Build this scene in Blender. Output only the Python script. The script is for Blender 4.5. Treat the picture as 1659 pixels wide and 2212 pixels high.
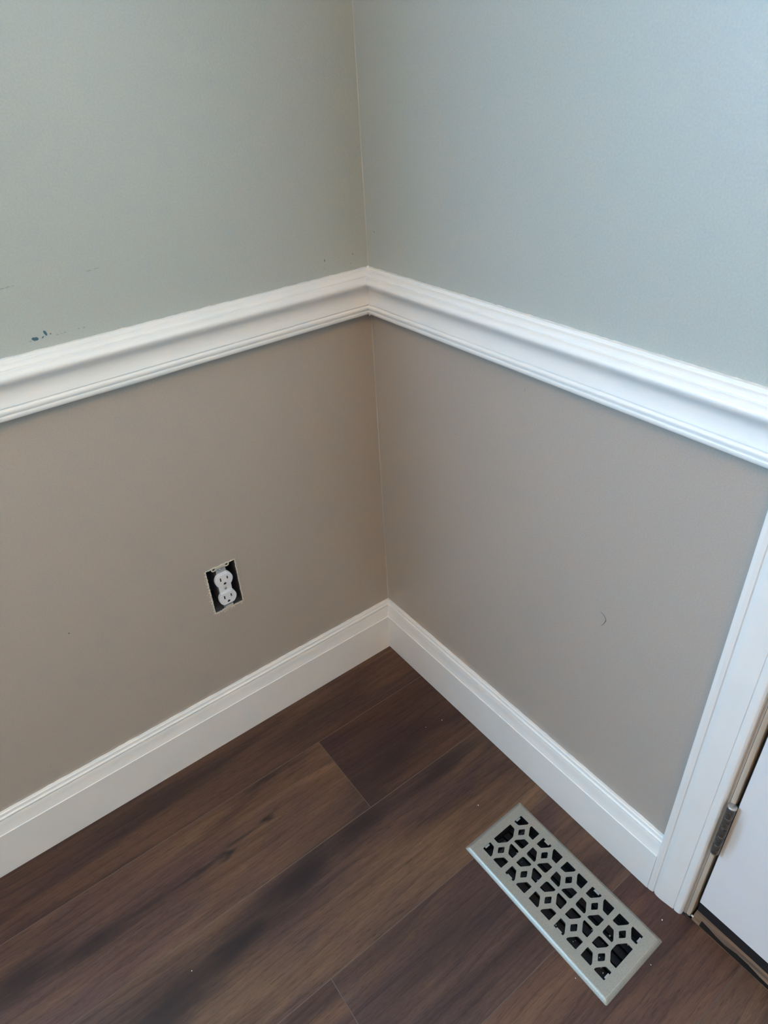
import bpy, bmesh, math, random
from mathutils import Vector, Matrix
from mathutils.geometry import tessellate_polygon
random.seed(7)
for o in list(bpy.data.objects): bpy.data.objects.remove(o)
S = bpy.context.scene
COL = S.collection

# ------------------------------------------------------------------ camera
IW, IH = 1659, 2212
cam_d = bpy.data.cameras.new('camera'); cam = bpy.data.objects.new('camera', cam_d); COL.objects.link(cam)
Rm = Matrix(((0.80496671, 0.36111179, -0.47077262),
             (-0.59042582, 0.40926138, -0.69563098),
             (-0.05853150, 0.83791610, 0.54265152)))
cam.matrix_world = Matrix.Translation((-0.673027, -0.956704, 1.197510)) @ Rm.to_4x4()
cam_d.sensor_fit = 'VERTICAL'; cam_d.sensor_height = 36.0
cam_d.lens = 1448.5331 / IH * 36.0
cam_d.shift_x = 27.02 / IH; cam_d.shift_y = -50.74 / IH
cam_d.clip_start = 0.02
S.camera = cam

# ------------------------------------------------------------------ world, lights, exposure
wd = bpy.data.worlds.new('world'); S.world = wd; wd.use_nodes = True
bg = wd.node_tree.nodes['Background']
bg.inputs[0].default_value = (0.62, 0.78, 1.0, 1); bg.inputs[1].default_value = 0.15
S.view_settings.view_transform = 'Standard'; S.view_settings.look = 'None'
S.view_settings.gamma = 1.0; S.view_settings.use_curve_mapping = False
S.view_settings.exposure = 0.0

def area(name, loc, direction, sx, sy, power, color):
    L = bpy.data.lights.new(name, 'AREA'); L.shape = 'RECTANGLE'; L.size = sx; L.size_y = sy
    L.energy = power; L.color = color
    o = bpy.data.objects.new(name, L); COL.objects.link(o); o.location = loc
    o.rotation_euler = Vector(direction).to_track_quat('-Z', 'Y').to_euler()
    return o
# room: x -3.3..0, y -3.6..0, z 0..2.44
RX, RY, RZ = -3.3, -3.6, 2.44
WA = (-2.5, -1.25, 0.95, 2.12)      # window in the left wall (outside the frame): x0,x1,z0,z1
# cool daylight of the side window, light of an added door glass, added warm bowl uplight
area('daylight_side_window', ((WA[0]+WA[1])/2, 0.06, (WA[2]+WA[3])/2), (0, -1, 0), WA[1]-WA[0], WA[3]-WA[2], 117, (0.395, 0.69, 1.0))
DG = (-1.45, -.95, 1.0, 1.9)        # unseen door glass added to light the left wall: y0,y1,z0,z1
area('added_door_glass_fill', (.012, (DG[0]+DG[1])/2, (DG[2]+DG[3])/2), (-1, 0, 0), DG[1]-DG[0], DG[3]-DG[2], 14.6, (0.593, 0.883, 1.0))
area('added_warm_fill', (-1.6, -1.8, 2.0), (0, 0, 1), .36, .36, 57, (1.0, 0.506, 0.104))

# ------------------------------------------------------------------ node helpers
def mat(name, color=(.8, .8, .8), rough=.5, metal=0.0, spec=.5):
    m = bpy.data.materials.new(name); m.use_nodes = True
    nt = m.node_tree; b = nt.nodes['Principled BSDF']
    b.inputs['Base Color'].default_value = (*color, 1); b.inputs['Roughness'].default_value = rough
    b.inputs['Metallic'].default_value = metal; b.inputs['Specular IOR Level'].default_value = spec
    return m
class NT:
    def __init__(s, m): s.t = m.node_tree; s.b = s.t.nodes['Principled BSDF']
    def n(s, typ, **kw):
        k = s.t.nodes.new(typ)
        for a, v in kw.items():
            if a == 'ins':
                for i, x in v.items(): k.inputs[i].default_value = x
            else: setattr(k, a, v)
        return k
    def l(s, a, b): s.t.links.new(a, b)
    def math(s, op, a, b=None, clamp=False):
        k = s.n('ShaderNodeMath', operation=op, use_clamp=clamp)
        for i, x in enumerate((a, b)):
            if x is None: continue
            if isinstance(x, (int, float)): k.inputs[i].default_value = x
            else: s.l(x, k.inputs[i])
        return k.outputs[0]
    def mix(s, fac, a, b, blend='MIX'):
        k = s.n('ShaderNodeMix', data_type='RGBA', blend_type=blend)
        for i, x in ((0, fac), (6, a), (7, b)):
            if isinstance(x, (int, float)): k.inputs[i].default_value = x
            elif isinstance(x, tuple): k.inputs[i].default_value = (*x, 1)
            else: s.l(x, k.inputs[i])
        return k.outputs[2]
    def ramp(s, fac, stops):
        k = s.n('ShaderNodeValToRGB'); r = k.color_ramp
        while len(r.elements) < len(stops): r.elements.new(0.5)
        for e, (p, c) in zip(r.elements, stops): e.position = p; e.color = (*c, 1) if len(c) == 3 else c
        s.l(fac, k.inputs[0]); return k.outputs[0]
    def noise(s, vec, scale, detail=3, rough=.5, dist=0.0):
        k = s.n('ShaderNodeTexNoise'); k.inputs['Scale'].default_value = scale; k.inputs['Detail'].default_value = detail
        k.inputs['Roughness'].default_value = rough; k.inputs['Distortion'].default_value = dist
        if vec is not None: s.l(vec, k.inputs['Vector'])
        return k.outputs[0]
    def coord(s): return s.n('ShaderNodeTexCoord').outputs['Object']
    def mapping(s, vec, scale=(1, 1, 1), loc=(0, 0, 0)):
        k = s.n('ShaderNodeMapping'); k.inputs['Scale'].default_value = scale; k.inputs['Location'].default_value = loc
        s.l(vec, k.inputs['Vector']); return k.outputs[0]
    def bump(s, h, strength, dist):
        k = s.n('ShaderNodeBump'); k.inputs['Strength'].default_value = strength; k.inputs['Distance'].default_value = dist
        s.l(h, k.inputs['Height']); s.l(k.outputs[0], s.b.inputs['Normal'])

def paint_wall(name, c):
    m = mat(name, c, .42, 0, .45); t = NT(m); v = t.coord()
    big = t.noise(v, 3.0, 3); fine = t.noise(v, 420, 2, .6)
    k = t.math('ADD', t.math('MULTIPLY', big, .06), t.math('MULTIPLY', fine, .24))
    k = t.math('ADD', k, .85)
    t.l(t.mix(1.0, c, t.n('ShaderNodeCombineColor').outputs[0], 'MULTIPLY'), t.b.inputs['Base Color'])
    cc = [n for n in t.t.nodes if n.type == 'COMBINE_COLOR'][0]
    for i in range(3): t.l(k, cc.inputs[i])
    h = t.math('ADD', t.noise(v, 260, 2), t.math('MULTIPLY', t.noise(v, 55, 2), 1.2))
    t.bump(h, .22, .0008)
    return m
M = {}
M['wall_upper'] = paint_wall('pale_blue_green_wall_paint', (.432, .472, .452))
M['wall_lower'] = paint_wall('greige_wall_paint', (.438, .398, .355))
def trim_paint(name, c, r=.33):
    m = mat(name, c, r, 0, .5); t = NT(m); v = t.coord()
    k = t.ramp(t.noise(v, 14, 4), [(.3, tuple(x*.965 for x in c)), (.7, c)])
    t.l(k, t.b.inputs['Base Color']); t.bump(t.noise(t.mapping(v, (1, 1, 1)), 90, 2), .08, .0006)
    return m
M['trim'] = trim_paint('white_semi_gloss_trim_paint', (.89, .88, .86))
M['door'] = trim_paint('white_door_paint', (.82, .81, .82), .38)
M['ceiling'] = mat('flat_white_ceiling_paint', (.8, .79, .77), .8)
M['caulk'] = mat('pale_caulk', (.50, .51, .485), .5)
M['plaster'] = mat('cream_plaster', (.70, .67, .58), .8)
M['subfloor'] = mat('dark_subfloor', (.03, .026, .024), .9)
M['box'] = mat('dark_grey_outlet_box', (.10, .105, .12), .45, .2)
M['white_plastic'] = mat('white_nylon_plastic', (.83, .83, .86), .3)
M['slot'] = mat('black_hole_shade', (.012, .012, .014), .6)
M['zinc'] = mat('painted_zinc_strap', (.42, .43, .43), .4, .5)
M['strap_paint'] = mat('paint_flecked_strap', (.60, .58, .50), .6)
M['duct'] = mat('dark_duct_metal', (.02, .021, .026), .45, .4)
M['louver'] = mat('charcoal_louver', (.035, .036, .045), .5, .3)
M['bright'] = mat('bright_bent_steel', (.42, .42, .41), .35, .5)
M['black'] = mat('black_rubber', (.012, .012, .015), .6)
M['gap'] = mat('dark_gap_fill', (.014, .012, .011), .9, 0, .1)
M['dark_edge'] = mat('dark_metal_door_edge', (.10, .10, .11), .4, .6)
M['chip'] = mat('dark_scuff_paint', (.085, .09, .085), .7)
M['blue_chip'] = mat('blue_chipped_paint', (.055, .13, .17), .6)
M['scuff'] = mat('faint_grey_scuff', (.31, .335, .32), .6)
M['crumb'] = mat('white_crumb', (.75, .73, .68), .8)
M['hair'] = mat('dark_hair', (.12, .11, .10), .5)

def vent_mat():
    c = (.34, .335, .30)
    m = mat('pewter_register_metal', c, .38, .35); t = NT(m); v = t.coord()
    t.l(t.ramp(t.noise(v, 900, 2), [(.3, (.30, .295, .262)), (.7, (.40, .395, .352))]), t.b.inputs['Base Color'])
    t.bump(t.noise(v, 700, 2), .12, .0004); return m
M['vent'] = vent_mat()
def hinge_mat():
    m = mat('aged_grey_hinge_metal', (.14, .125, .11), .42, .75); t = NT(m); v = t.coord()
    t.l(t.ramp(t.noise(v, 300, 4), [(.3, (.09, .08, .07)), (.6, (.17, .155, .14)), (.8, (.30, .28, .25))]), t.b.inputs['Base Color'])
    t.bump(t.noise(v, 500, 3), .35, .0006); return m
M['hinge'] = hinge_mat()
M['hinge_cap'] = mat('bright_hinge_pin_cap', (.45, .44, .42), .4, .7)
def thresh_mat():
    m = mat('worn_oak_threshold', (.2, .13, .08), .55); t = NT(m); v = t.coord()
    g = t.noise(t.mapping(v, (110, 5, 110)), 1, 5, .6, .6)
    t.l(t.ramp(g, [(.3, (.035, .022, .016)), (.5, (.14, .078, .042)), (.68, (.27, .165, .09))]), t.b.inputs['Base Color'])
    t.bump(g, .4, .001); return m
M['threshold'] = thresh_mat()
def jamb_mat():
    # white jamb, its warm shade beside the casing painted in as tan
    m = mat('tan_shaded_jamb_paint', (.52, .44, .35), .5); t = NT(m); v = t.coord()
    g = t.noise(t.mapping(v, (160, 160, 3)), 1, 4, .6)
    t.l(t.ramp(g, [(.3, (.40, .32, .24)), (.6, (.55, .465, .37)), (.8, (.66, .59, .5))]), t.b.inputs['Base Color'])
    return m
M['jamb'] = jamb_mat()

# dark blotches (knots, mineral streaks) of the printed oak: x, y, half length, half width, rotation, strength
BLOT = [(-.90, -.208, .085, .032, .03, .85), (-.79, -.226, .11, .018, .02, .8), (-.69, -.226, .08, .011, -.03, .7),
        (-.60, -.228, .07, .0050, 0, .8), (-.555, -.228, .022, .006, 0, .95), (-.458, -.211, .018, .007, .2, 1.0), (-.512, -.219, .03, .004, .1, .6),
        (-.421, -.139, .045, .007, .05, .7), (-.20, -.260, .14, .042, .10, .65), (-.29, -.305, .06, .016, .1, .55),
        (-.13, -.337, .14, .018, .03, .75), (-.33, -.334, .10, .024, .18, .85), (-.47, -.350, .11, .030, .13, .95),
        (-.60, -.374, .12, .030, .10, .95), (-.74, -.392, .13, .040, .08, .9), (-.88, -.41, .13, .045, .05, .8), (-.03, -.42, .05, .03, .1, .3),
        (-.27, -.07, .13, .03, 0, .45), (-.60, -.055, .16, .035, 0, .5), (-.30, -.585, .17, .04, .05, .35), (-.12, -.62, .12, .05, 0, .3),
        (-.40, -.53, .08, .018, .05, .4), (-.62, -.60, .10, .03, .1, .4), (-.10, -.80, .10, .03, .05, .3)]
def wood_mat():
    m = mat('dark_oak_plank', (.1, .07, .05), .46, 0, .30); t = NT(m)
    v = t.coord(); oi = t.n('ShaderNodeObjectInfo')
    off = t.n('ShaderNodeCombineXYZ'); t.l(t.math('MULTIPLY', oi.outputs['Random'], 37.0), off.inputs[0])
    t.l(t.math('MULTIPLY', oi.outputs['Random'], 91.0), off.inputs[2])
    va = t.n('ShaderNodeVectorMath', operation='ADD'); t.l(v, va.inputs[0]); t.l(off.outputs[0], va.inputs[1]); p = va.outputs[0]
    broad = t.noise(t.mapping(p, (2.2, 16, 1)), 1, 4, .55, .7)
    grain = t.noise(t.mapping(p, (7, 190, 1)), 1, 6, .66, .8)
    pores = t.noise(t.mapping(p, (70, 900, 1)), 1, 3, .6)
    # cathedral rings: distorted bands
    w = t.n('ShaderNodeTexWave', wave_type='BANDS', bands_direction='Y', wave_profile='SAW')
    w.inputs['Scale'].default_value = 1.0; w.inputs['Distortion'].default_value = 7.5; w.inputs['Detail'].default_value = 2.0
    w.inputs['Detail Scale'].default_value = 1.1
    t.l(t.mapping(p, (3.0, 17, 1)), w.inputs['Vector'])
    base = t.ramp(broad, [(.28, (.050, .030, .027)), (.48, (.096, .058, .040)), (.70, (.158, .098, .062))])
    hue = t.noise(t.mapping(p, (3.1, 11, 1), (5, 2, 0)), 1, 3, .5, .5)
    base = t.mix(t.ramp(hue, [(.42, (0, 0, 0)), (.62, (.75, .75, .75))]), base, (.066, .040, .039))
    base = t.mix(1.0, base, oi.outputs['Color'], 'MULTIPLY')
    g1 = t.ramp(grain, [(.25, (.62, .59, .58)), (.52, (1, 1, 1)), (.78, (1.24, 1.20, 1.17))])
    base = t.mix(.85, base, g1, 'MULTIPLY')
    g2 = t.ramp(w.outputs['Color'], [(0, (.62, .60, .60)), (.22, (1, 1, 1)), (1, (1.10, 1.08, 1.06))])
    base = t.mix(.55, base, g2, 'MULTIPLY')
    g3 = t.ramp(pores, [(.30, (.60, .57, .57)), (.48, (1, 1, 1)), (.75, (1.22, 1.19, 1.17))])
    base = t.mix(.75, base, g3, 'MULTIPLY')
    fleck = t.noise(t.mapping(p, (38, 420, 1)), 1, 2, .5)
    base = t.mix(t.math('MULTIPLY', t.ramp(fleck, [(.66, (0, 0, 0)), (.73, (1, 1, 1))]), .5), base, (.030, .019, .016))
    # warped coordinates for the blotches
    nw = t.n('ShaderNodeTexNoise'); nw.inputs['Scale'].default_value = 1; nw.inputs['Detail'].default_value = 4
    t.l(t.mapping(v, (14, 60, 1)), nw.inputs['Vector'])
    ws = t.n('ShaderNodeVectorMath', operation='SUBTRACT'); t.l(nw.outputs['Color'], ws.inputs[0]); ws.inputs[1].default_value = (.5, .5, .5)
    wm = t.n('ShaderNodeVectorMath', operation='MULTIPLY'); t.l(ws.outputs[0], wm.inputs[0]); wm.inputs[1].default_value = (.10, .024, 0)
    wa = t.n('ShaderNodeVectorMath', operation='ADD'); t.l(v, wa.inputs[0]); t.l(wm.outputs[0], wa.inputs[1])
    tot = None
    for (x, y, a, b, r, s) in BLOT:
        k = t.n('ShaderNodeMapping', vector_type='TEXTURE')
        k.inputs['Location'].default_value = (x, y, 0); k.inputs['Rotation'].default_value = (0, 0, r); k.inputs['Scale'].default_value = (a, b, 1000)
        t.l(wa.outputs[0], k.inputs['Vector'])
        ln = t.n('ShaderNodeVectorMath', operation='LENGTH'); t.l(k.outputs[0], ln.inputs[0])
        q = t.math('MULTIPLY', ln.outputs['Value'], ln.outputs['Value'])
        e = t.math('MULTIPLY', t.math('POWER', 2.718, t.math('MULTIPLY', q, -1.1)), s)
        tot = e if tot is None else t.math('MAXIMUM', tot, e)
    base = t.mix(tot, base, (.022, .0155, .0165))
    t.l(base, t.b.inputs['Base Color'])
    t.l(t.math('ADD', t.math('MULTIPLY', grain, .18), .36), t.b.inputs['Roughness'])
    t.bump(t.math('ADD', t.math('MULTIPLY', pores, .6), grain), .16, .0007)
    return m
M['wood'] = wood_mat()
M['wood_edge'] = mat('pale_plank_edge', (.115, .085, .070), .6, 0, .3)  # paler tone for the bevels and sides of the planks
def door_hinge_shade_mat():
    # door paint with the hinge's soft warm shadow painted into the colour
    m = M['door']; t = NT(m); v = t.coord()
    base_link = t.b.inputs['Base Color'].links[0].from_socket
    k = t.n('ShaderNodeMapping', vector_type='TEXTURE')
    k.inputs['Location'].default_value = (0, -.8005, .2475); k.inputs['Scale'].default_value = (10, .0085, .052); t.l(v, k.inputs['Vector'])
    ln = t.n('ShaderNodeVectorMath', operation='LENGTH'); t.l(k.outputs[0], ln.inputs[0])
    f = t.math('MULTIPLY', t.math('POWER', 2.718, t.math('MULTIPLY', t.math('POWER', ln.outputs['Value'], 4.0), -1.0)), .55)
    t.l(t.mix(f, base_link, (.50, .40, .28)), t.b.inputs['Base Color'])
door_hinge_shade_mat()

# ------------------------------------------------------------------ mesh helpers
def link(name, me, parent=None):
    o = bpy.data.objects.new(name, me); COL.objects.link(o)
    if parent is not None:
        o.parent = parent
    return o
def from_bm(name, bm, m, parent=None, smooth=False):
    me = bpy.data.meshes.new(name)
    bmesh.ops.recalc_face_normals(bm, faces=bm.faces)
    bm.to_mesh(me); bm.free()
    for x in (m if isinstance(m, (list, tuple)) else [m]): me.materials.append(x)
    if smooth:
        for p in me.polygons: p.use_smooth = True
    o = link(name, me, parent)
    return o
def empty(name, loc):
    o = bpy.data.objects.new(name, None); COL.objects.link(o); o.location = loc; o.empty_display_size = .05
    return o
def tag(o, label, cat=None, group=None, kind=None):
    o['label'] = label
    if cat: o['category'] = cat
    if group: o['group'] = group
    if kind: o['kind'] = kind
    return o
def box(bm, x0, x1, y0, y1, z0, z1, bev=0.0):
    r = bmesh.ops.create_cube(bm, size=1)
    for v in r['verts']:
        v.co = Vector(((x0+x1)/2+v.co.x*(x1-x0), (y0+y1)/2+v.co.y*(y1-y0), (z0+z1)/2+v.co.z*(z1-z0)))
    if bev > 0:
        es = list({e for v in r['verts'] for e in v.link_edges})
        bmesh.ops.bevel(bm, geom=es, offset=bev, segments=2, affect='EDGES', profile=.5)
def cyl(bm, c, r, h, axis='z', n=24, r2=None):
    d = bmesh.ops.create_cone(bm, cap_ends=True, segments=n, radius1=r, radius2=r if r2 is None else r2, depth=h)
    rot = {'z': Matrix(), 'y': Matrix.Rotation(math.pi/2, 4, 'X'), 'x': Matrix.Rotation(math.pi/2, 4, 'Y')}[axis]
    bmesh.ops.transform(bm, matrix=Matrix.Translation(c) @ rot, verts=d['verts']); return d['verts']
def lathe(bm, c, prof, n=28, axis='z'):
    rings = []
    for (r, h) in prof:
        ring = []
        for k in range(n):
            a = 2*math.pi*k/n; p = Vector((r*math.cos(a), r*math.sin(a), h))
            if axis == 'y': p = Vector((p.x, -p.z, p.y))
            ring.append(bm.verts.new(Vector(c)+p))
        rings.append(ring)
    for a, b in zip(rings, rings[1:]):
        for k in range(n): bm.faces.new((a[k], a[(k+1) % n], b[(k+1) % n], b[k]))
    bm.faces.new(rings[0]); bm.faces.new(rings[-1])
def slab_grid(bm, us, vs, keep, thick, fn, mat_of=None):
    """slab of cells us x vs; fn(u,v,w) -> co, w in (0 front, thick back); cells with keep False are openings"""
    V = {}
    def g(i, j, w):
        if (i, j, w) not in V: V[(i, j, w)] = bm.verts.new(fn(us[i], vs[j], thick if w else 0.0))
        return V[(i, j, w)]
    nu, nv = len(us)-1, len(vs)-1
    K = lambda i, j: 0 <= i < nu and 0 <= j < nv and keep((us[i]+us[i+1])/2, (vs[j]+vs[j+1])/2)
    for i in range(nu):
        for j in range(nv):
            if not K(i, j): continue
            fs = [bm.faces.new((g(i, j, 0), g(i+1, j, 0), g(i+1, j+1, 0), g(i, j+1, 0))),
                  bm.faces.new((g(i, j, 1), g(i, j+1, 1), g(i+1, j+1, 1), g(i+1, j, 1)))]
            for (di, dj, a, b) in ((-1, 0, (i, j), (i, j+1)), (1, 0, (i+1, j), (i+1, j+1)), (0, -1, (i, j), (i+1, j)), (0, 1, (i, j+1), (i+1, j+1))):
                if not K(i+di, j+dj): fs.append(bm.faces.new((g(*a, 0), g(*b, 0), g(*b, 1), g(*a, 1))))
            if mat_of:
                for f in fs: f.material_index = mat_of((us[i]+us[i+1])/2, (vs[j]+vs[j+1])/2)
def strip(bm, pts_a, pts_b, thick):
    """ribbon between two 3D polylines, extruded by vector thick"""
    t = Vector(thick)
    A = [bm.verts.new(p) for p in pts_a]; B = [bm.verts.new(p) for p in pts_b]
    A2 = [bm.verts.new(Vector(p)+t) for p in pts_a]; B2 = [bm.verts.new(Vector(p)+t) for p in pts_b]
    n = len(A)
    for i in range(n-1):
        bm.faces.new((A[i], A[i+1], B[i+1], B[i])); bm.faces.new((A2[i], B2[i], B2[i+1], A2[i+1]))
        bm.faces.new((A[i], A2[i], A2[i+1], A[i+1])); bm.faces.new((B[i], B[i+1], B2[i+1], B2[i]))
    bm.faces.new((A[0], B[0], B2[0], A2[0])); bm.faces.new((A[-1], A2[-1], B2[-1], B[-1]))
def poly_prism(bm, pts, fn, d0, d1, holes=()):
    """polygon with holes -> prism; fn(u,v,w) -> co"""
    loops = [list(pts)] + [list(h) for h in holes]
    flat = [p for L in loops for p in L]
    tris = tessellate_polygon([[Vector((p[0], p[1], 0)) for p in L] for L in loops])
    T = [bm.verts.new(fn(p[0], p[1], d1)) for p in flat]; Bm = [bm.verts.new(fn(p[0], p[1], d0)) for p in flat]
    for t in tris:
        try:
            bm.faces.new([T[i] for i in t]); bm.faces.new([Bm[i] for i in reversed(t)])
        except ValueError: pass
    s = 0
    for L in loops:
        n = len(L)
        for i in range(n):
            a, b = s+i, s+(i+1) % n
            bm.faces.new((T[a], T[b], Bm[b], Bm[a]))
        s += n
def rounded(pts, r, seg=2):
    out = []; n = len(pts)
    for i in range(n):
        p = Vector(pts[i]); a = Vector(pts[i-1])-p; b = Vector(pts[(i+1) % n])-p
        rr = r[i] if isinstance(r, (list, tuple)) else r
        rr = min(rr, a.length*.45, b.length*.45)
        pa = p+a.normalized()*rr; pb = p+b.normalized()*rr
        for k in range(seg+1):
            t = k/seg; q = pa*(1-t)**2+p*2*t*(1-t)+pb*t*t; out.append((q.x, q.y))
    return out

# ------------------------------------------------------------------ walls, ceiling
ZR0, ZR1 = .8178, .8945      # chair rail
ZB = .1372                   # baseboard
OX0, OX1, OZ0, OZ1 = -.3995, -.3420, .3310, .4318   # outlet opening
DY0, DY1, DZ = -.783, -1.62, 2.05                   # rough door opening in the right wall
TH = .12
RAILMID = .85
bm = bmesh.new()
inside = lambda a, lo, hi: lo < a < hi
slab_grid(bm, sorted({RX-TH, WA[0], WA[1], OX0, OX1, 0.0, TH, -.7}), sorted({0, OZ0, OZ1, RAILMID, WA[2], WA[3], RZ}),
          lambda u, v: not (inside(u, OX0, OX1) and inside(v, OZ0, OZ1)) and not (inside(u, WA[0], WA[1]) and inside(v, WA[2], WA[3])),
          TH, lambda u, v, w: (u, w, v), lambda u, v: 0 if v > RAILMID else 1)
wall_l = tag(from_bm('wall_left', bm, [M['wall_upper'], M['wall_lower']]), 'left wall, pale grey-green paint above the chair rail, greige below', kind='structure')
bm = bmesh.new()
slab_grid(bm, sorted({RY, DY1, DY0, -.4, 0.0}), sorted({0, RAILMID, DZ, RZ}),
          lambda u, v: not (inside(u, DY1, DY0) and v < DZ), TH, lambda u, v, w: (w, u, v), lambda u, v: 0 if v > RAILMID else 1)
wall_r = tag(from_bm('wall_right', bm, [M['wall_upper'], M['wall_lower']]), 'right wall with the door, pale blue-green paint above the chair rail, greige below', kind='structure')
bm = bmesh.new()
slab_grid(bm, [RX-TH, TH], [0, RAILMID, RZ], lambda u, v: True, TH, lambda u, v, w: (u, RY-w, v), lambda u, v: 0 if v > RAILMID else 1)
tag(from_bm('wall_front', bm, [M['wall_upper'], M['wall_lower']]), 'wall behind the camera', kind='structure')
bm = bmesh.new(); slab_grid(bm, [RY, 0], [0, RAILMID, RZ], lambda u, v: True, TH, lambda u, v, w: (RX-w, u, v), lambda u, v: 0 if v > RAILMID else 1)
tag(from_bm('wall_back', bm, [M['wall_upper'], M['wall_lower']]), 'far wall to the left, outside the picture', kind='structure')
bm = bmesh.new(); box(bm, RX-TH, TH, RY-TH, TH, RZ, RZ+.1)
tag(from_bm('ceiling', bm, M['ceiling']), 'flat white ceiling', kind='structure')
def window(name, W, y0, sgn, label):
    e = tag(empty(name, ((W[0]+W[1])/2, y0, W[2])), label, kind='structure')
    bm = bmesh.new(); w = .05; ya, yb = sorted((y0+sgn*.02, y0+sgn*.05))
    cx = (W[0]+W[1])/2
    for (a, b, c, d) in ((W[0], W[0]+w, W[2], W[3]), (W[1]-w, W[1], W[2], W[3]), (W[0]+w, W[1]-w, W[2], W[2]+w), (W[0]+w, W[1]-w, W[3]-w, W[3])):
        box(bm, a, b, ya, yb, c, d, .003)
    o = from_bm('window_frame', bm, M['trim'], e); o.matrix_parent_inverse = Matrix.Translation(-e.location)
    bm = bmesh.new(); m = (W[2]+W[3])/2; box(bm, W[0]+w, W[1]-w, ya+.004, yb-.004, m-.02, m+.02, .003)
    o = from_bm('meeting_rail', bm, M['trim'], e); o.matrix_parent_inverse = Matrix.Translation(-e.location)
window('window_1', WA, 0, 1, 'daylight window in the left wall, outside the picture')
lamp = tag(empty('added_pendant', (-1.6, -1.8, RZ)), 'unseen hanging bowl uplight added for soft warm fill light', 'light')  # made-up fixture, added to carry the warm fill light
bm = bmesh.new(); lathe(bm, (0, 0, 0), [(.07, -.001), (.07, -.020), (.02, -.026)], 32); from_bm('added_lamp_canopy', bm, M['trim'], lamp, True)
bm = bmesh.new(); lathe(bm, (0, 0, 0), [(.006, -.026), (.006, -.49)], 12); from_bm('added_lamp_stem', bm, M['trim'], lamp, True)
bm = bmesh.new(); lathe(bm, (0, 0, 0), [(.002, -.536), (.06, -.534), (.18, -.515), (.26, -.47), (.292, -.425), (.29, -.42), (.28, -.42), (.25, -.462), (.17, -.505), (.06, -.524), (.002, -.526)], 48); from_bm('added_lamp_bowl', bm, M['trim'], lamp, True)

# ------------------------------------------------------------------ floor: slab, planks
VX, VY, VA = -.1356, -.6351, .0074
hx0, hx1, hy0, hy1 = VX-.055, VX+.058, VY-.134, VY+.134
def hole(u, v): return inside(u, hx0, hx1) and inside(v, hy0, hy1)
bm = bmesh.new()
slab_grid(bm, sorted({RX-TH, hx0, hx1, TH}), sorted({RY-TH, hy0, hy1, TH}), lambda u, v: not hole(u, v), -.03, lambda u, v, w: (u, v, -.0085+w))
floor = tag(from_bm('floor', bm, M['subfloor']), 'floor of dark brown oak planks running along the left wall', kind='structure')
seams = [.0, -.1335, -.3185, -.5078, -.6905]
while seams[-1] > RY: seams.append(seams[-1]-.1868)
joints = {0: [-1.62], 1: [-.2937, -1.51], 2: [-1.09], 3: [-.5085, -1.73], 4: [-1.30], 5: [-.75]}
tints = {(0, 0): (.84, .77, .80), (1, 0): (.72, .64, .68), (1, 1): (1.30, 1.23, 1.15), (2, 0): (1.08, 1.04, 1.0), (3, 0): (.96, .92, .98), (3, 1): (.92, .84, .84), (4, 0): (1.0, .88, .88)}
def plank(x0, x1, y0, y1, tint):
    g, b = .00003, .0007
    xs, ys = [x0+g, x1-g], [y0+g, y1-g]
    cut = x1 > hx0 and x0 < hx1 and y0 < hy1 and y1 > hy0
    bm = bmesh.new()
    if not cut:
        z0, z1 = -.0085, 0
        lo = [bm.verts.new(p) for p in ((xs[0], ys[0], z0), (xs[1], ys[0], z0), (xs[1], ys[1], z0), (xs[0], ys[1], z0))]
        md = [bm.verts.new(p) for p in ((xs[0], ys[0], -b*.45), (xs[1], ys[0], -b*.45), (xs[1], ys[1], -b*.45), (xs[0], ys[1], -b*.45))]
        tp = [bm.verts.new(p) for p in ((xs[0]+b, ys[0]+b, 0), (xs[1]-b, ys[0]+b, 0), (xs[1]-b, ys[1]-b, 0), (xs[0]+b, ys[1]-b, 0))]
        for A, B in ((lo, md), (md, tp)):
            for i in range(4): bm.faces.new((A[i], A[(i+1) % 4], B[(i+1) % 4], B[i])).material_index = 1
        bm.faces.new(tp); bm.faces.new(lo[::-1])
    else:
        us = sorted({xs[0], xs[0]+b, hx0, hx1, xs[1]-b, xs[1]})
        vs = sorted({ys[0], ys[0]+b, min(max(hy0, ys[0]+2*b), ys[1]-2*b), min(max(hy1, ys[0]+2*b), ys[1]-2*b), ys[1]-b, ys[1]})
        def fn(u, v, w):
            z = 0 if w == 0 else -.0085
            if w == 0 and (u <= xs[0]+1e-6 or u >= xs[1]-1e-6 or v <= ys[0]+1e-6 or v >= ys[1]-1e-6): z = -b*.45
            return (u, v, z)
        slab_grid(bm, us, vs, lambda u, v: not hole(u, v), 1.0, fn, lambda u, v: 1 if (u < xs[0]+b or u > xs[1]-b or v < ys[0]+b or v > ys[1]-b) else 0)
    o = from_bm('plank', bm, [M['wood'], M['wood_edge']], floor); o.color = (*tint, 1)
rng = random.Random(3)
for r in range(len(seams)-1):
    y1, y0 = seams[r], max(seams[r+1], RY)
    if y1-y0 < .01: continue
    js = [0.0] + joints.get(r, [-rng.uniform(.3, 1.2)])
    while js[-1]-1.22 > RX: js.append(js[-1]-1.22)
    js.append(RX)
    for i in range(len(js)-1):
        k = rng.uniform(.85, 1.15)
        plank(js[i+1], js[i], y0, y1, tints.get((r, i), (k, k*.96, k*.95)))

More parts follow.
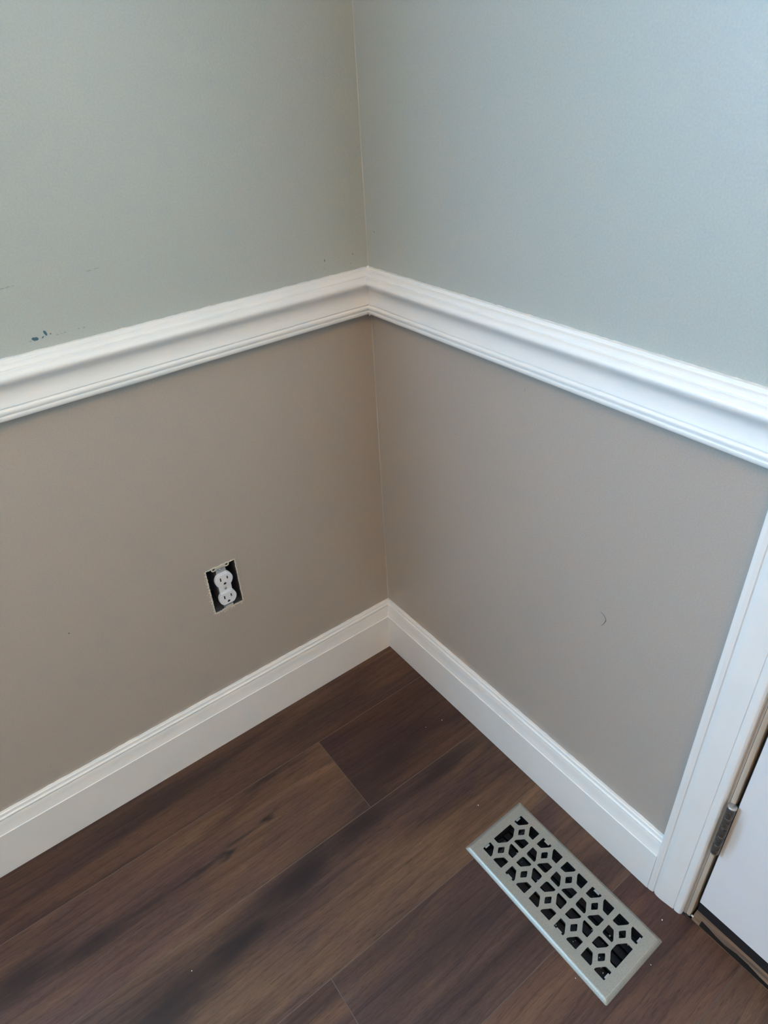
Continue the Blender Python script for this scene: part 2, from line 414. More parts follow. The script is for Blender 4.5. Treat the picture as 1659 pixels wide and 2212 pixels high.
# ------------------------------------------------------------------ trim profiles (depth from wall, height)
def run(bm, prof, a, b, side, mitre_start=True):
    """side 'L': along -x on plane y=0; 'R': along -y on plane x=0; a = start (0 = corner, mitred), b = end"""
    def P(s, d, z): return (-s, -d, z) if side == 'L' else (-d, -s, z)
    A = [bm.verts.new(P(a+(d if mitre_start else 0), d, z)) for d, z in prof]
    B = [bm.verts.new(P(b, d, z)) for d, z in prof]
    n = len(prof)
    for i in range(n):
        j = (i+1) % n; bm.faces.new((A[i], A[j], B[j], B[i]))
    bm.faces.new(A); bm.faces.new(B)
def smooth_curve(ctrl, sub=5):
    out = []
    n = len(ctrl)
    for i in range(n-1):
        p0 = ctrl[max(i-1, 0)]; p1 = ctrl[i]; p2 = ctrl[i+1]; p3 = ctrl[min(i+2, n-1)]
        for k in range(sub):
            t = k/sub
            out.append(tuple(.5*((2*b)+(-a+c)*t+(2*a-5*b+4*c-d)*t*t+(-a+3*b-3*c+d)*t**3) for a, b, c, d in zip(p0, p1, p2, p3)))
    out.append(ctrl[-1]); return out
rail_prof = [(0, ZR1), (.0050, ZR1-.0002), (.0064, .8931), (.0064, .8904), (.0076, .8899)] + \
    smooth_curve([(.0090, .8904), (.0128, .8892), (.0160, .8862), (.0167, .8843)], 3) + [(.0163, .8829), (.0180, .8825)] + \
    smooth_curve([(.0195, .8825), (.0232, .8806), (.0258, .8770), (.0262, .8730), (.0240, .8686), (.0202, .8646), (.0168, .8602), (.0149, .8550), (.0145, .8490), (.0153, .8425), (.0166, .8368)], 4) + \
    [(.0168, .8360), (.0150, .8351), (.0150, .8343)] + smooth_curve([(.0166, .8338), (.0179, .8322), (.0184, .8300), (.0180, .8274)], 3) + \
    [(.0160, .8264), (.0158, .8252)] + smooth_curve([(.0170, .8247), (.0174, .8232), (.0171, .8205), (.0160, .8182)], 3) + [(0, ZR0)]
base_prof = [(0, ZB), (.0042, ZB), (.0060, ZB-.0012), (.0066, .1318), (.0070, .1306)] + \
    smooth_curve([(.0080, .1302), (.0094, .1288), (.0096, .1268), (.0088, .1252)], 3) + [(.0074, .1246), (.0074, .1238)] + \
    smooth_curve([(.0084, .1232), (.0096, .1180), (.0106, .1110), (.0122, .1030), (.0132, .0990)], 3) + \
    [(.0134, .0978), (.0148, .0972), (.0150, .0960), (.0143, .0950), (.0143, .0006), (0, .0006)]
CY = -.7212       # outer edge of the door casing
def trim(name, prof, side, b, label):
    bm = bmesh.new(); run(bm, prof, 0, b, side)
    o = from_bm(name, bm, M['trim']); return tag(o, label, kind='structure')
tr1 = trim('trim_1', rail_prof, 'L', -RX, 'white moulded chair rail along the left wall')
tr2 = trim('trim_2', rail_prof, 'R', -CY-.0002, 'white moulded chair rail along the right wall')
bl = trim('baseboard_left', base_prof, 'L', -RX, 'tall white moulded baseboard under the outlet on the left wall')
br = trim('baseboard_right', base_prof, 'R', -CY-.00003, 'white moulded baseboard on the right wall ending at the door casing')
def caulk_line(parent, side, z, length, amp, n, seed, d=.0030):
    r = random.Random(seed); bm = bmesh.new()
    P = (lambda s, q, h: (-s, -q, h)) if side == 'L' else (lambda s, q, h: (-q, -s, h))
    a, b = [], []
    for i in range(n+1):
        s = .004+length*i/n
        h = z+amp*(r.random()**2)
        a.append(P(s, 0.0, h)); b.append(P(s, d, z-.0006))
    t = (0, .0006, -.0006) if side == 'L' else (.0006, 0, -.0006)
    strip(bm, a, b, t)
    from_bm('caulk_bead', bm, M['trim'], parent, True)
caulk_line(tr1, 'L', ZR1, 1.1, .0009, 150, 1); caulk_line(tr2, 'R', ZR1, .71, .0009, 100, 2)
caulk_line(bl, 'L', ZB, 1.1, .0012, 120, 3); caulk_line(br, 'R', ZB, .70, .0012, 80, 4)
# corner bead of pale caulk running up the corner, wobbling a little
def corner_bead(z0, z1, seed):
    r = random.Random(seed); bm = bmesh.new(); n = int((z1-z0)/.012); a, b, c = [], [], []
    for i in range(n+1):
        z = z0+(z1-z0)*i/n; w = .0009+r.uniform(-.0003, .0003)
        a.append((-w, -.00015, z)); b.append((-.00015, -w, z))
    strip(bm, a, b, (.0003, .0003, 0))
    from_bm('caulk_bead', bm, M['caulk'], wall_l)
corner_bead(ZB, ZR0, 5); corner_bead(ZR1, RZ, 6)
# drip of caulk at both rail corners and loosened caulk strip under the left rail
bm = bmesh.new(); r = random.Random(9)
bmesh.ops.create_icosphere(bm, subdivisions=2, radius=1)
for v in bm.verts: v.co = Vector((-.0135+v.co.x*.0022, -.0145+v.co.y*.0022, .8172+v.co.z*.003))+Vector((r.uniform(-1, 1), r.uniform(-1, 1), r.uniform(-1, 1)))*.0003
from_bm('caulk_drip', bm, M['trim'], tr1, True)
bm = bmesh.new(); r = random.Random(10)
bmesh.ops.create_icosphere(bm, subdivisions=2, radius=1)
for v in bm.verts: v.co = Vector((-.0035+v.co.x*.0032, -.003+v.co.y*.003, ZR1-.0006+v.co.z*.0022))+Vector((r.uniform(-1, 1), r.uniform(-1, 1), r.uniform(-1, 1)))*.0005
from_bm('caulk_drip', bm, M['trim'], tr1, True)
bm = bmesh.new(); a, b = [], []
for i in range(31):
    t = i/30; x = -.494+.128*t; sag = .0014*math.sin(math.pi*t)**.6
    a.append((x, -.0122, ZR0+.0002-sag)); b.append((x, -.0134, ZR0-.0003-sag))
strip(bm, a, b, (0, .0005, -.0003))
from_bm('loose_caulk', bm, M['trim'], tr1)['label'] = 'strip of old caulk peeling below the rail'
# dust and caulk crumbs on the baseboard corner
bm = bmesh.new(); r = random.Random(12)
for i in range(22):
    x, y = -abs(r.gauss(0, .007)), -abs(r.gauss(0, .007))
    if min(-x, -y) > .0045: y = -r.uniform(0, .004)
    c = Vector((min(x, -.0004), min(y, -.0004), ZB+.0006)); s = r.uniform(.0003, .0009)
    d = bmesh.ops.create_icosphere(bm, subdivisions=1, radius=s)
    for v in d['verts']: v.co = v.co+c
o = from_bm('dust_crumbs', bm, M['caulk'], bl); o['kind'] = 'stuff'

# ------------------------------------------------------------------ door casing, jamb, door, threshold
cas = [(0, -CY)]
cas = [(0.0, 0.0), (.0128, 0.0), (.0136, .0012), (.0135, .0050)] + [(.0122, .0098), (.0100, .0104), (.0098, .0114)] + \
      smooth_curve([(.0116, .0122), (.0128, .0180), (.0126, .0260), (.0112, .0360), (.0100, .0450)], 3) + \
      [(.0084, .0456), (.0082, .0464)] + smooth_curve([(.0096, .0470), (.0098, .0510), (.0088, .0555), (.0060, .0580)], 3) + [(.0, .0582)]
def vrun(bm, prof, z0, z1, mitre):
    A = [bm.verts.new((-d, CY-s, z0)) for d, s in prof]; B = [bm.verts.new((-d, CY-s, z1-(s if mitre else 0))) for d, s in prof]
    n = len(prof)
    for i in range(n): bm.faces.new((A[i], A[(i+1) % n], B[(i+1) % n], B[i]))
    bm.faces.new(A); bm.faces.new(B)
bm = bmesh.new(); vrun(bm, cas, .0004, DZ+.063, True)
tag(from_bm('trim_3', bm, M['trim']), 'white moulded door casing upright beside the hinge', kind='structure')
CI = CY-.0582                      # inner edge of casing
Y2 = -1.62
bm = bmesh.new()                   # head casing and far casing, out of frame
A = [bm.verts.new((-d, CY-s, DZ+.063-s)) for d, s in cas]; B = [bm.verts.new((-d, Y2-.06+s, DZ+.063-s)) for d, s in cas]
C_ = [bm.verts.new((-d, Y2-.06+s, .0004)) for d, s in cas]
n = len(cas)
for X, Y in ((A, B), (B, C_)):
    for i in range(n): bm.faces.new((X[i], X[(i+1) % n], Y[(i+1) % n], Y[i]))
tag(from_bm('trim_4', bm, M['trim']), 'white moulded casing over the door and on its latch side', kind='structure')
# jamb: face edge 5 mm past the casing
JY = -.7898
bm = bmesh.new(); box(bm, .0006, TH, JY, DY0, .0004, DZ-.001, .0012)
tag(from_bm('trim_5', bm, M['jamb']), 'door jamb edge between casing and door, its shade painted in tan', kind='structure')
DE = -.7935                        # hinge edge of the door
bm = bmesh.new(); box(bm, .030, .040, DE+.0002, JY-.0002, .03, DZ-.02)
o = from_bm('weatherstrip', bm, M['black'], bpy.data.objects['trim_5']); o['label'] = 'black rubber weatherstrip'
DXF = .0035
door = empty('door_1', (DXF, DE, .028))
tag(door, 'white flush door hung at the right edge', kind='structure')
def child(name, bm, m, par, smooth=False):
    o = from_bm(name, bm, m, par, smooth)
    o.matrix_parent_inverse = Matrix.Translation(-par.matrix_world.translation if False else -Vector(par.location)); return o
DB = .0515
bm = bmesh.new()
slab_grid(bm, [Y2+.02, DG[0], DG[1], DE-.0009], [DB, DG[2], DG[3], DZ-.03], lambda u, v: not (inside(u, DG[0], DG[1]) and inside(v, DG[2], DG[3])), .044, lambda u, v, w: (DXF+w, u, v))
child('door_panel', bm, M['door'], door)
bm = bmesh.new()
for (a, b, c, d) in ((DG[0]-.03, DG[0], DG[2]-.03, DG[3]+.03), (DG[1], DG[1]+.03, DG[2]-.03, DG[3]+.03), (DG[0], DG[1], DG[2]-.03, DG[2]), (DG[0], DG[1], DG[3], DG[3]+.03)):
    box(bm, DXF-.008, DXF+.004, a, b, c, d, .002)
child('added_glass_frame', bm, M['door'], door)  # frame of the unseen glass added to the door as a light source
bm = bmesh.new(); box(bm, DXF+.0005, DXF+.043, DE-.0010, DE, DB+.0005, DZ-.031, .0002)
child('door_edge', bm, M['dark_edge'], door)['label'] = 'dark metal door edge'
bm = bmesh.new(); box(bm, DXF+.004, DXF+.038, Y2+.02, DE-.0004, .020, DB-.0002, .0015)
child('door_sweep', bm, M['black'], door)['label'] = 'black rubber sweep under the door'
# hinge
HYc, HXc, HR = -.7893, -.0042, .0057
hz0, hz1 = .1985, .3085
hb = bmesh.new(); e = (hz1-hz0)/5
hinge = None
bmk = bmesh.new()
# leaf pieces (mortised, edges seen as thin plates behind the barrel)
box(bmk, HXc+.001, .030, JY-.0016, JY-.0002, hz0+.001, hz1-.001, .0003)
box(bmk, HXc+.001, .030, DE+.0003, DE+.0017, hz0+.001, hz1-.001, .0003)
hinge = child('hinge', bmk, M['hinge'], door); hinge['label'] = 'aged dark metal butt hinge'
def sub(name, bm, m, par):
    o = from_bm(name, bm, m, par, True); o.matrix_parent_inverse = par.matrix_parent_inverse.copy()
    o.matrix_parent_inverse = Matrix(); return o
for i in range(5):
    bm = bmesh.new(); a, b = hz0+e*i+.0002, hz0+e*(i+1)-.0002
    lathe(bm, (HXc, HYc, 0), [(HR-.0004, a), (HR, a+.0005), (HR, b-.0005), (HR-.0004, b)], 28)
    sub('knuckle', bm, M['hinge'], hinge)
bm = bmesh.new(); lathe(bm, (HXc, HYc, 0), [(HR-.0004, hz1), (HR+.0005, hz1+.0006), (HR+.0005, hz1+.0020), (HR-.0008, hz1+.0030), (.0012, hz1+.0033)], 28)
sub('hinge_pin', bm, M['hinge_cap'], hinge)['label'] = 'lighter cap of the hinge pin'
bm = bmesh.new(); lathe(bm, (HXc, HYc, 0), [(.002, hz0-.0042), (HR-.0014, hz0-.0036), (HR-.0004, hz0-.0016), (HR-.0004, hz0-.0001)], 28)
sub('hinge_tip', bm, M['hinge'], hinge)
# threshold
bm = bmesh.new()
prof = [(-.0010, .0003), (-.0010, .0020), (.0008, .0034), (.0030, .0090), (.0060, .0130), (.0110, .0152), (.0280, .0190), (.11, .0190), (.11, .0003)]
n = 60; rows = []; r = random.Random(21)
for i in range(n+1):
    y = JY-.0035+(Y2+.02-JY+.0035)*i/n
    w = 0.0006*math.sin(i*1.3)+r.uniform(-.0004, .0004)
    rows.append([bm.verts.new((x+(w if 2 <= k <= 5 else 0), y, z)) for k, (x, z) in enumerate(prof)])
for a, b in zip(rows, rows[1:]):
    for k in range(len(prof)): bm.faces.new((a[k], a[(k+1) % len(prof)], b[(k+1) % len(prof)], b[k]))
bm.faces.new(rows[0]); bm.faces.new(rows[-1])
th = tag(from_bm('trim_6', bm, M['threshold']), 'worn brown wooden threshold under the white door', kind='structure')
bm = bmesh.new(); a, b = [], []
for i in range(25):
    t = i/24; y = -.8065-.30*t
    w = .0058*(1-t)**.8*(1+.06*math.sin(i*2.1))+.0010
    a.append((-.0020, y, .0042)); b.append((-.0020+w, y+.0004*math.sin(i*1.7), .0042+w*.9))
strip(bm, a, b, (.0006, 0, -.0012))  # dark strip in place of the open gap above the floor
o = from_bm('dark_gap_strip', bm, M['gap'], th); o['label'] = 'dark strip for the gap between floor and threshold'
bm = bmesh.new(); box(bm, -.0018, .0012, -.7952, -.7912, .0092, .0106, .0005)
from_bm('wood_splinter', bm, M['plaster'], th)['label'] = 'pale splinter at the threshold end'
bm = bmesh.new(); r = random.Random(31)
for i in range(34):
    c = Vector((r.uniform(-.005, .012), r.uniform(-.789, -.779), .0008)); s = r.uniform(.0005, .0016)
    if c.x > 0 and c.y > JY: c.x = -c.x*.3-.0005
    d = bmesh.ops.create_icosphere(bm, subdivisions=1, radius=s)
    for v in d['verts']: v.co = Vector((v.co.x, v.co.y, v.co.z*.6))+c
o = from_bm('dirt', bm, M['subfloor'], floor); o['kind'] = 'stuff'

# ------------------------------------------------------------------ floor register
reg = tag(empty('floor_register', (VX, VY, 0)), 'pewter grey metal floor register with geometric cut-outs, set in the dark planks beside the baseboard', 'vent')
reg.rotation_euler = (0, 0, VA)
U0 = .0012
def dims(u, v): return (u, v)
holes = []
q_in = [(.0228, .0032), (.0228, .0219), (.0047, .0222), (.0050, .0122), (.0188, .0030)]
dc = [.1064, .0532, 0.0, -.0532, -.1064]
for col in (-1, 1):
    for k, v0 in enumerate(dc):
        cu = U0+col*.0260
        holes.append(rounded([(cu+.0093, v0), (cu, v0+.0064), (cu-.0093, v0), (cu, v0-.0064)], .0016))
        for su in (-1, 1):
            for sv in (-1, 1):
                innr = su == -col
                endv = (k == 0 and sv > 0) or (k == 4 and sv < 0)
                if innr and endv: continue          # merged end opening
                pts = [(cu+su*a, v0+sv*b) for a, b in q_in]
                if innr: pts[1] = (cu+su*.0228, v0+sv*.0219)
                r0 = .0042 if innr and not endv else .0012
                pts2 = rounded(pts, [.0012, r0, .0014, .0018, .0022], 3)
                holes.append(pts2)
for s in (1, -1):
    v0 = s*.1064; a = .0260-.0047; bq = .0260-.0188
    pts = [(U0-a, v0+s*.0228), (U0+a, v0+s*.0228), (U0+a, v0+s*.0122), (U0+bq, v0+s*.0030), (U0-bq, v0+s*.0030), (U0-a, v0+s*.0122)]
    holes.append(rounded(pts, [.0010, .0010, .0020, .0025, .0025, .0020], 3))
ZT = .0052
bm = bmesh.new()
PW, PL = .0700, .1503
ridge = rounded([(PW-.0062, PL-.0068), (-PW+.0068, PL-.0068), (-PW+.0068, -PL+.0068), (PW-.0062, -PL+.0068)], .0022, 3)
poly_prism(bm, ridge, lambda u, v, w: (u, v, w), ZT-.0012, ZT, holes)
face = from_bm('face_plate', bm, M['vent'], reg)
bm = bmesh.new()
def ringpts(off, z, rr):
    return [(u, v, z) for u, v in rounded([(PW-off, PL-off), (-PW+off, PL-off), (-PW+off, -PL+off), (PW-off, -PL+off)], rr, 3)]
rings = [[(u, v, ZT) for u, v in ridge], ringpts(.0054, ZT-.0004, .0024), ringpts(.0030, ZT-.0020, .0028), ringpts(.0008, .0012, .0032), ringpts(0, .0002, .0034), ringpts(.0016, .0002, .003)]
RV = [[bm.verts.new(p) for p in R_] for R_ in rings]
for A, B in zip(RV, RV[1:]):
    n = len(A)
    for i in range(n): bm.faces.new((A[i], A[(i+1) % n], B[(i+1) % n], B[i]))
from_bm('bevelled_rim', bm, M['vent'], reg)
# damper housing below
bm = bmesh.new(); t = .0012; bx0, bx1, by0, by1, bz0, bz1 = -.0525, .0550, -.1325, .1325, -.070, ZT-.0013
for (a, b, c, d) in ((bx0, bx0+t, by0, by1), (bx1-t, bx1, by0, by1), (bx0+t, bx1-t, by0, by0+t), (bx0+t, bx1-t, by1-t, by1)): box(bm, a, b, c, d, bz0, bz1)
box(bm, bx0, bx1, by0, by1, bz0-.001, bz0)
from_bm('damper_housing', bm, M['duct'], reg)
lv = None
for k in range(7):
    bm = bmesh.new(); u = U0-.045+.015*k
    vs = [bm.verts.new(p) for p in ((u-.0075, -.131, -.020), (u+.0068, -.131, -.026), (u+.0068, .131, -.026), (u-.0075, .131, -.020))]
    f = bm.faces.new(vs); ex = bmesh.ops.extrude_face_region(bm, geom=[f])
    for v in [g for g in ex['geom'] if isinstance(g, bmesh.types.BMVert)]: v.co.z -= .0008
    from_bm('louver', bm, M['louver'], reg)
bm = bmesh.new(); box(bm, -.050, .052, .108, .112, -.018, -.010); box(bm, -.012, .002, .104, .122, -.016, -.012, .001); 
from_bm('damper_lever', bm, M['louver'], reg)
for (u, v, ax) in ((.041, .1295, 0), (-.038, .1295, 0), (.0415, -.1295, 0), (-.0385, -.1295, 0), (.0502, .066, 1), (.0502, -.041, 1), (-.0478, .066, 1), (-.0478, -.041, 1)):
    bm = bmesh.new(); s = 1 if (v if ax == 0 else u) > 0 else -1
    if ax == 0: box(bm, u-.0048, u+.0048, min(v-s*.0040, v+s*.002), max(v-s*.0040, v+s*.002), ZT-.0026, ZT-.0014, .0004)
    else: box(bm, min(u-s*.0036, u+s*.002), max(u-s*.0036, u+s*.002), v-.0050, v+.0050, ZT-.0026, ZT-.0014, .0004)
    from_bm('housing_clip', bm, M['bright'], reg)
bm = bmesh.new(); r = random.Random(44)
for i in range(46):
    c = Vector((r.uniform(-.046, .05), r.uniform(-.128, .128) if i < 26 else r.uniform(-.128, -.09), -.0185)); s = r.uniform(.0004, .0016)
    d = bmesh.ops.create_icosphere(bm, subdivisions=1, radius=s)
    for v in d['verts']: v.co = Vector((v.co.x*r.uniform(.6, 1.6), v.co.y, v.co.z*.5))+c
o = from_bm('dust_crumbs', bm, M['caulk'], reg); o['kind'] = 'stuff'

# ------------------------------------------------------------------ electrical outlet
oc = (-.3706, 0, .3814)
out = tag(empty('electrical_outlet', oc), 'white duplex electrical outlet without cover plate, in a rough rectangular hole in the left wall', 'outlet')
def och(name, bm, m, par=out, smooth=False):
    o = from_bm(name, bm, m, par, smooth)
    if par is out: o.matrix_parent_inverse = Matrix.Translation(-Vector(oc))
    return o
bm = bmesh.new(); t = .002; X0, X1, Z0, Z1 = OX0-.0014+.0012, OX1+.0002, OZ0+.0002, OZ1-.0002; YB = .065
X0 = OX0+.0002; X1 = OX1-.0002
for (a, b, c, d) in ((X0, X0+t*.5, Z0, Z1), (X1-t*.5, X1, Z0, Z1), (X0, X1, Z0, Z0+t*.5), (X0, X1, Z1-t*.5, Z1)): box(bm, a, b, .0012, YB, c, d)
box(bm, X0, X1, YB, YB+.002, Z0, Z1)
och('outlet_box', bm, M['box'])
# yoke strap
fx = -.3713
def yfn(u, v, w): return (fx+u, -w, v)
bm = bmesh.new()
poly_prism(bm, rounded([(-.0095, .3320), (.0095, .3320), (.0095, .4310), (-.0095, .4310)], .001), yfn, -.0006, .0006)
och('mounting_strap', bm, M['zinc'])
def ear(zc, sgn):
    bm = bmesh.new()
    for s in (-1, 1):
        cx = s*.0128
        outer = [(cx+.0052*math.cos(a), zc+.0046*math.sin(a)) for a in [2*math.pi*k/20 for k in range(20)]]
        hl = [(cx+.0027*math.cos(a), zc+.0024*math.sin(a)) for a in [2*math.pi*k/16 for k in range(16)]]
        poly_prism(bm, outer, yfn, .0000, .0014, [hl])
    box(bm, fx-.0082, fx+.0082, -.0014, 0, zc-.0022, zc+.0030, .0004)
    och('plaster_ear', bm, M['strap_paint'])
    for s in (-1, 1):
        bm = bmesh.new(); cyl(bm, (fx+s*.0128, .0006, zc), .0027, .0008, 'y', 16)
        och('ear_hole', bm, M['slot'])
ear(.4300, 1)
bm = bmesh.new(); box(bm, fx-.014, fx+.007, -.0014, 0, .3296, .3336, .0005); box(bm, fx-.006, fx+.009, -.0012, 0, .3326, .3372, .0005)
och('plaster_ear', bm, M['strap_paint'])
bm = bmesh.new(); lathe(bm, (fx-.001, -.0006, .4236), [(.0032, 0), (.0030, .0012), (.0018, .0018), (.0006, .0019)], 20, 'y')
och('screw', bm, M['zinc'], smooth=True)
# receptacle body
FZ = (.4030, .3604)
bm = bmesh.new()
poly_prism(bm, rounded([(-.0135, .3480), (.0135, .3480), (.0135, .4160), (-.0135, .4160)], .004, 3), yfn, -.030, -.0008)
och('receptacle_back', bm, M['box'])['label'] = 'dark rear housing inside the box'
bm = bmesh.new()
poly_prism(bm, rounded([(-.0118, .3660), (.0118, .3660), (.0124, .3978), (-.0124, .3978)], .003, 3), yfn, .0006, .0050)
body = och('receptacle_body', bm, M['white_plastic'])
def face_pts(zc, rw=.0172, rh=.0143):
    pts = []
    for k in range(48):
        a = 2*math.pi*k/48; x = rw*math.cos(a); z = rw*math.sin(a)
        z = max(-rh, min(rh, z)); pts.append((x, zc+z))
    out_ = []
    for p in pts:
        if not out_ or (abs(p[0]-out_[-1][0])+abs(p[1]-out_[-1][1])) > 1e-5: out_.append(p)
    return out_
def rrect(cx, cz, w, h): return [(cx-w/2, cz-h/2), (cx+w/2, cz-h/2), (cx+w/2, cz+h/2), (cx-w/2, cz+h/2)]
for zc in FZ:
    bm = bmesh.new()
    slots = [rrect(-.0067, zc+.0036, .0026, .0084), rrect(.0067, zc+.0036, .0024, .0068)]
    g = [(0+.0029*math.cos(a), zc-.0080+max(-.0024, .0029*math.sin(a))) for a in [2*math.pi*k/18 for k in range(18)]]
    g2 = []
    for p in g:
        if not g2 or (abs(p[0]-g2[-1][0])+abs(p[1]-g2[-1][1])) > 1e-5: g2.append(p)
    # stepped edge: main face and a slightly wider shoulder
    poly_prism(bm, face_pts(zc, .0162, .0133), yfn, .0060, .0085, slots+[g2])
    poly_prism(bm, face_pts(zc, .0172, .0143), yfn, .0010, .0074, slots+[g2])
    f = och('receptacle_face', bm, M['white_plastic'])
    for hl in slots+[g2]:
        bm = bmesh.new(); poly_prism(bm, hl, yfn, .0012, .0076)  # black plug in place of the shade inside each slot
        o = from_bm('slot', bm, M['slot'], f)
bm = bmesh.new(); lathe(bm, (fx, -.0048, .3814), [(.0026, 0), (.0024, .0010), (.0008, .0013)], 18, 'y')
och('center_screw', bm, M['zinc'], smooth=True)
# rough plaster edge around the opening, belongs to the wall
def rough(side, parts):
    r = random.Random(hash(side) % 97 if False else {'top': 3, 'left': 5, 'right': 8, 'bottom': 11}[side]); bm = bmesh.new()
    n = 46; a, b = [], []
    for i in range(n+1):
        t = i/n; i_in = r.uniform(-.0001, .0010)*1.0; o_out = r.uniform(.0004, .0022)
        if side == 'left' and i % 3 == 0: o_out = r.uniform(.0018, .0042)
        if side == 'bottom': o_out = r.uniform(.001, .0032)
        if side == 'right': o_out = r.uniform(.0008, .0020)
        if side in ('top', 'bottom'):
            x = OX0+(OX1-OX0)*t; z, s = (OZ1, 1) if side == 'top' else (OZ0, -1)
            a.append((x, 0, z-s*i_in)); b.append((x, 0, z+s*o_out))
        else:
            z = OZ0+(OZ1-OZ0)*t; x, s = (OX0, -1) if side == 'left' else (OX1, 1)
            a.append((x-s*i_in, 0, z)); b.append((x+s*o_out, 0, z))
    strip(bm, a, b, (0, -.0007, 0))
    from_bm('torn_plaster_edge', bm, M['plaster'], wall_l)
for s in ('top', 'left', 'right', 'bottom'): rough(s, None)
bm = bmesh.new(); r = random.Random(50)
for i in range(70):
    k = r.random()
    if k < .45: c = (r.uniform(OX0, OX1), -.0006, OZ0-r.uniform(0, .008))
    elif k < .75: c = (OX0-r.uniform(0, .007), -.0006, r.uniform(OZ0, OZ1))
    else: c = (OX1+r.uniform(0, .004), -.0006, r.uniform(OZ0, OZ1))
    d = bmesh.ops.create_icosphere(bm, subdivisions=1, radius=r.uniform(.0003, .0013))
    for v in d['verts']: v.co = Vector((v.co.x, v.co.y*.6, v.co.z*.7))+Vector(c)
o = from_bm('plaster_crumbs', bm, M['plaster'], wall_l); o['kind'] = 'stuff'
# paint ridge left by the removed cover plate
bm = bmesh.new(); px0, px1, pz1 = -.4065, -.3362, .4449
box(bm, px0, px1, -.0004, 0, pz1, pz1+.0007); box(bm, px1, px1+.0006, -.0003, 0, pz1-.06, pz1); box(bm, px0-.0006, px0, -.0003, 0, pz1-.115, pz1)
from_bm('paint_ridge', bm, M['wall_lower'], wall_l)['label'] = 'thin paint ridge where a cover plate used to sit'

# ------------------------------------------------------------------ marks on the walls
def chip(parent, side, s, z, w, h, m, seed, name='paint_chip', rot=0.0):
    r = random.Random(seed); bm = bmesh.new(); pts = []
    for k in range(18):
        a = 2*math.pi*k/18; q = r.uniform(.72, 1.08); u, v = w*q*math.cos(a), h*q*math.sin(a)
        pts.append((u*math.cos(rot)-v*math.sin(rot), u*math.sin(rot)+v*math.cos(rot)))
    fn = (lambda u, v, d: (s+u, -d, z+v)) if side == 'L' else (lambda u, v, d: (-d, s+u, z+v))
    poly_prism(bm, pts, fn, 0, .0003)
    return from_bm(name, bm, m, parent)
for k, (x, z, w, h, m, ro) in enumerate([(-.5425, .9090, .0048, .0026, 'blue_chip', -.15), (-.5285, .9137, .0020, .0040, 'blue_chip', .35), (-.5225, .9110, .0010, .0008, 'chip', 0),
        (-.533, .9090, .0022, .0007, 'blue_chip', .7), (-.549, .9075, .0018, .0006, 'scuff', .3), (-.0865, .9204, .0007, .0020, 'chip', .1), (-.0303, .9199, .0006, .0015, 'chip', 0),
        (-.0583, .9200, .0018, .0004, 'scuff', .2), (-.0363, .9059, .0012, .0009, 'scuff', .3), (-.0883, .9075, .0020, .0005, 'scuff', .3), (-.0959, 1.1893, .0006, .0018, 'scuff', .1),
        (-.0194, .9794, .0008, .0005, 'scuff', 0), (-.6405, .4341, .0009, .0016, 'chip', 0), (-.5045, .9083, .0022, .0006, 'scuff', .12), (-.5090, .9080, .0016, .0005, 'scuff', .1), (-.514, .9078, .0018, .0007, 'scuff', 0),
        (-.4861, .9088, .0014, .0009, 'scuff', .2), (-.4788, .9085, .0016, .0009, 'scuff', .4), (-.5535, .9797, .0030, .0007, 'scuff', .1), (-.5605, .9792, .0032, .0005, 'scuff', .05), (-.5475, .9800, .0018, .0004, 'scuff', .1), (-.4522, .9793, .0035, .0007, 'scuff', .05),
        (-.4420, .9800, .0045, .0004, 'scuff', .0)]):
    chip(wall_l, 'L', x, z, w, h, M[m], 60+k, 'scuff' if m == 'scuff' else 'paint_chip', ro)
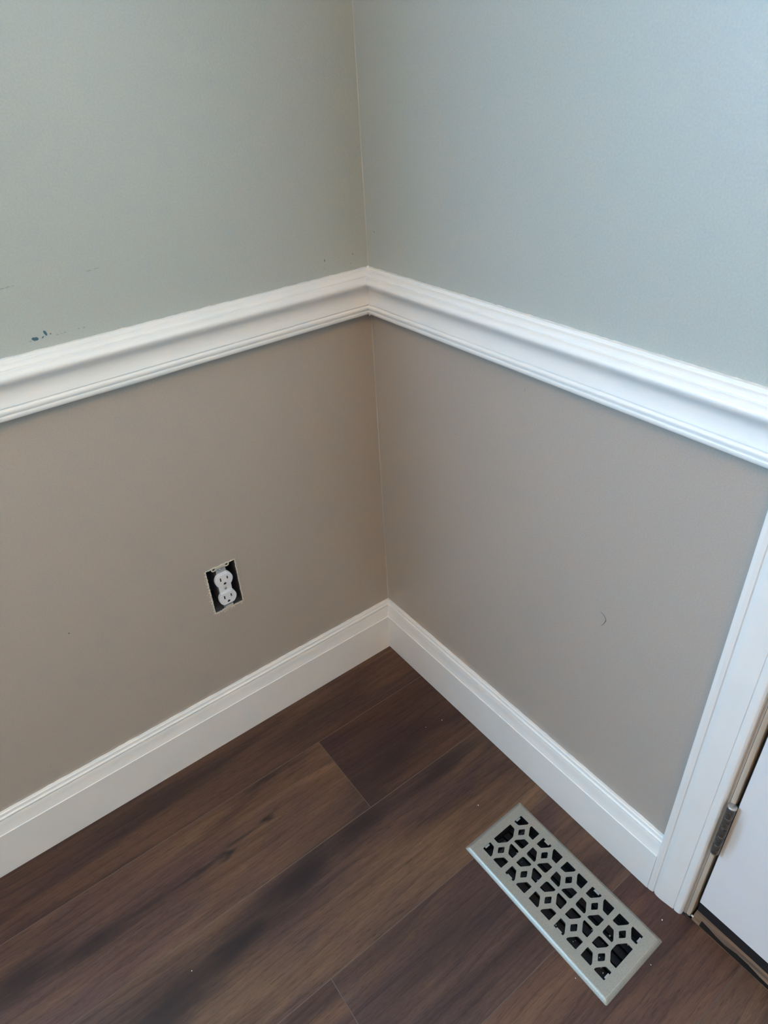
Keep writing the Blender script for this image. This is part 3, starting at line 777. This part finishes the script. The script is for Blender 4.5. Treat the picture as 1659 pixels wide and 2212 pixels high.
for k, (y, z, w, h, m) in enumerate([(-.0220, .9531, .0006, .0013, 'chip'), (-.2244, .6588, .0006, .0006, 'chip'), (-.3667, .7863, .0005, .0024, 'scuff')]):
    chip(wall_r, 'R', y, z, w, h, M[m], 90+k, 'scuff' if m == 'scuff' else 'paint_chip')
# hair stuck to the right wall
bm = bmesh.new(); pts = smooth_curve([(-.5425, .4878), (-.5490, .4850), (-.5527, .4800), (-.5525, .4770), (-.5505, .4700), (-.5478, .4650), (-.5462, .4622)], 5)
rad = [.0002+.00030*math.sin(math.pi*min(1, i/len(pts)*1.15+.02)) for i in range(len(pts))]
rg = []
for i, (y, z) in enumerate(pts):
    rg.append([bm.verts.new((-.0004+rad[i]*math.cos(a), y+rad[i]*math.sin(a), z)) for a in (0, math.pi/2, math.pi, 3*math.pi/2)])
for A, B in zip(rg, rg[1:]):
    for k in range(4): bm.faces.new((A[k], A[(k+1) % 4], B[(k+1) % 4], B[k]))
bm.faces.new(rg[0]); bm.faces.new(rg[-1])
tag(from_bm('hair_strand', bm, M['hair']), 'short curved dark hair stuck to the right wall below the chair rail', 'hair')
# crumbs on the floor
for k, (x, y, s, lab) in enumerate([(-.058, -.254, .0010, 'tiny white crumb nearest the room corner on the dark floor'), (-.096, -.246, .0007, 'tiny white crumb second from the room corner on the dark floor'),
        (-.132, -.441, .0012, 'white crumb on the floor beyond the far end of the register'), (-.678, -.364, .0009, 'lone white crumb on the dark plank streak at lower left'),
        (-.038, -.766, .0012, 'white crumb on the floor between register and door casing'), (-.107, -.793, .0008, 'white crumb at the near end of the register'),
        (-.2115, -.735, .0008, 'white crumb at the long left edge of the register')]):
    bm = bmesh.new(); bmesh.ops.create_icosphere(bm, subdivisions=1, radius=s); r = random.Random(k)
    for v in bm.verts: v.co = Vector((v.co.x*r.uniform(.7, 1.3), v.co.y*r.uniform(.7, 1.3), v.co.z*.6))
    lo = min(v.co.z for v in bm.verts)
    o = from_bm('crumb', bm, M['crumb']); o.location = (x, y, -lo); tag(o, lab, 'crumb', 'white crumbs on the floor')
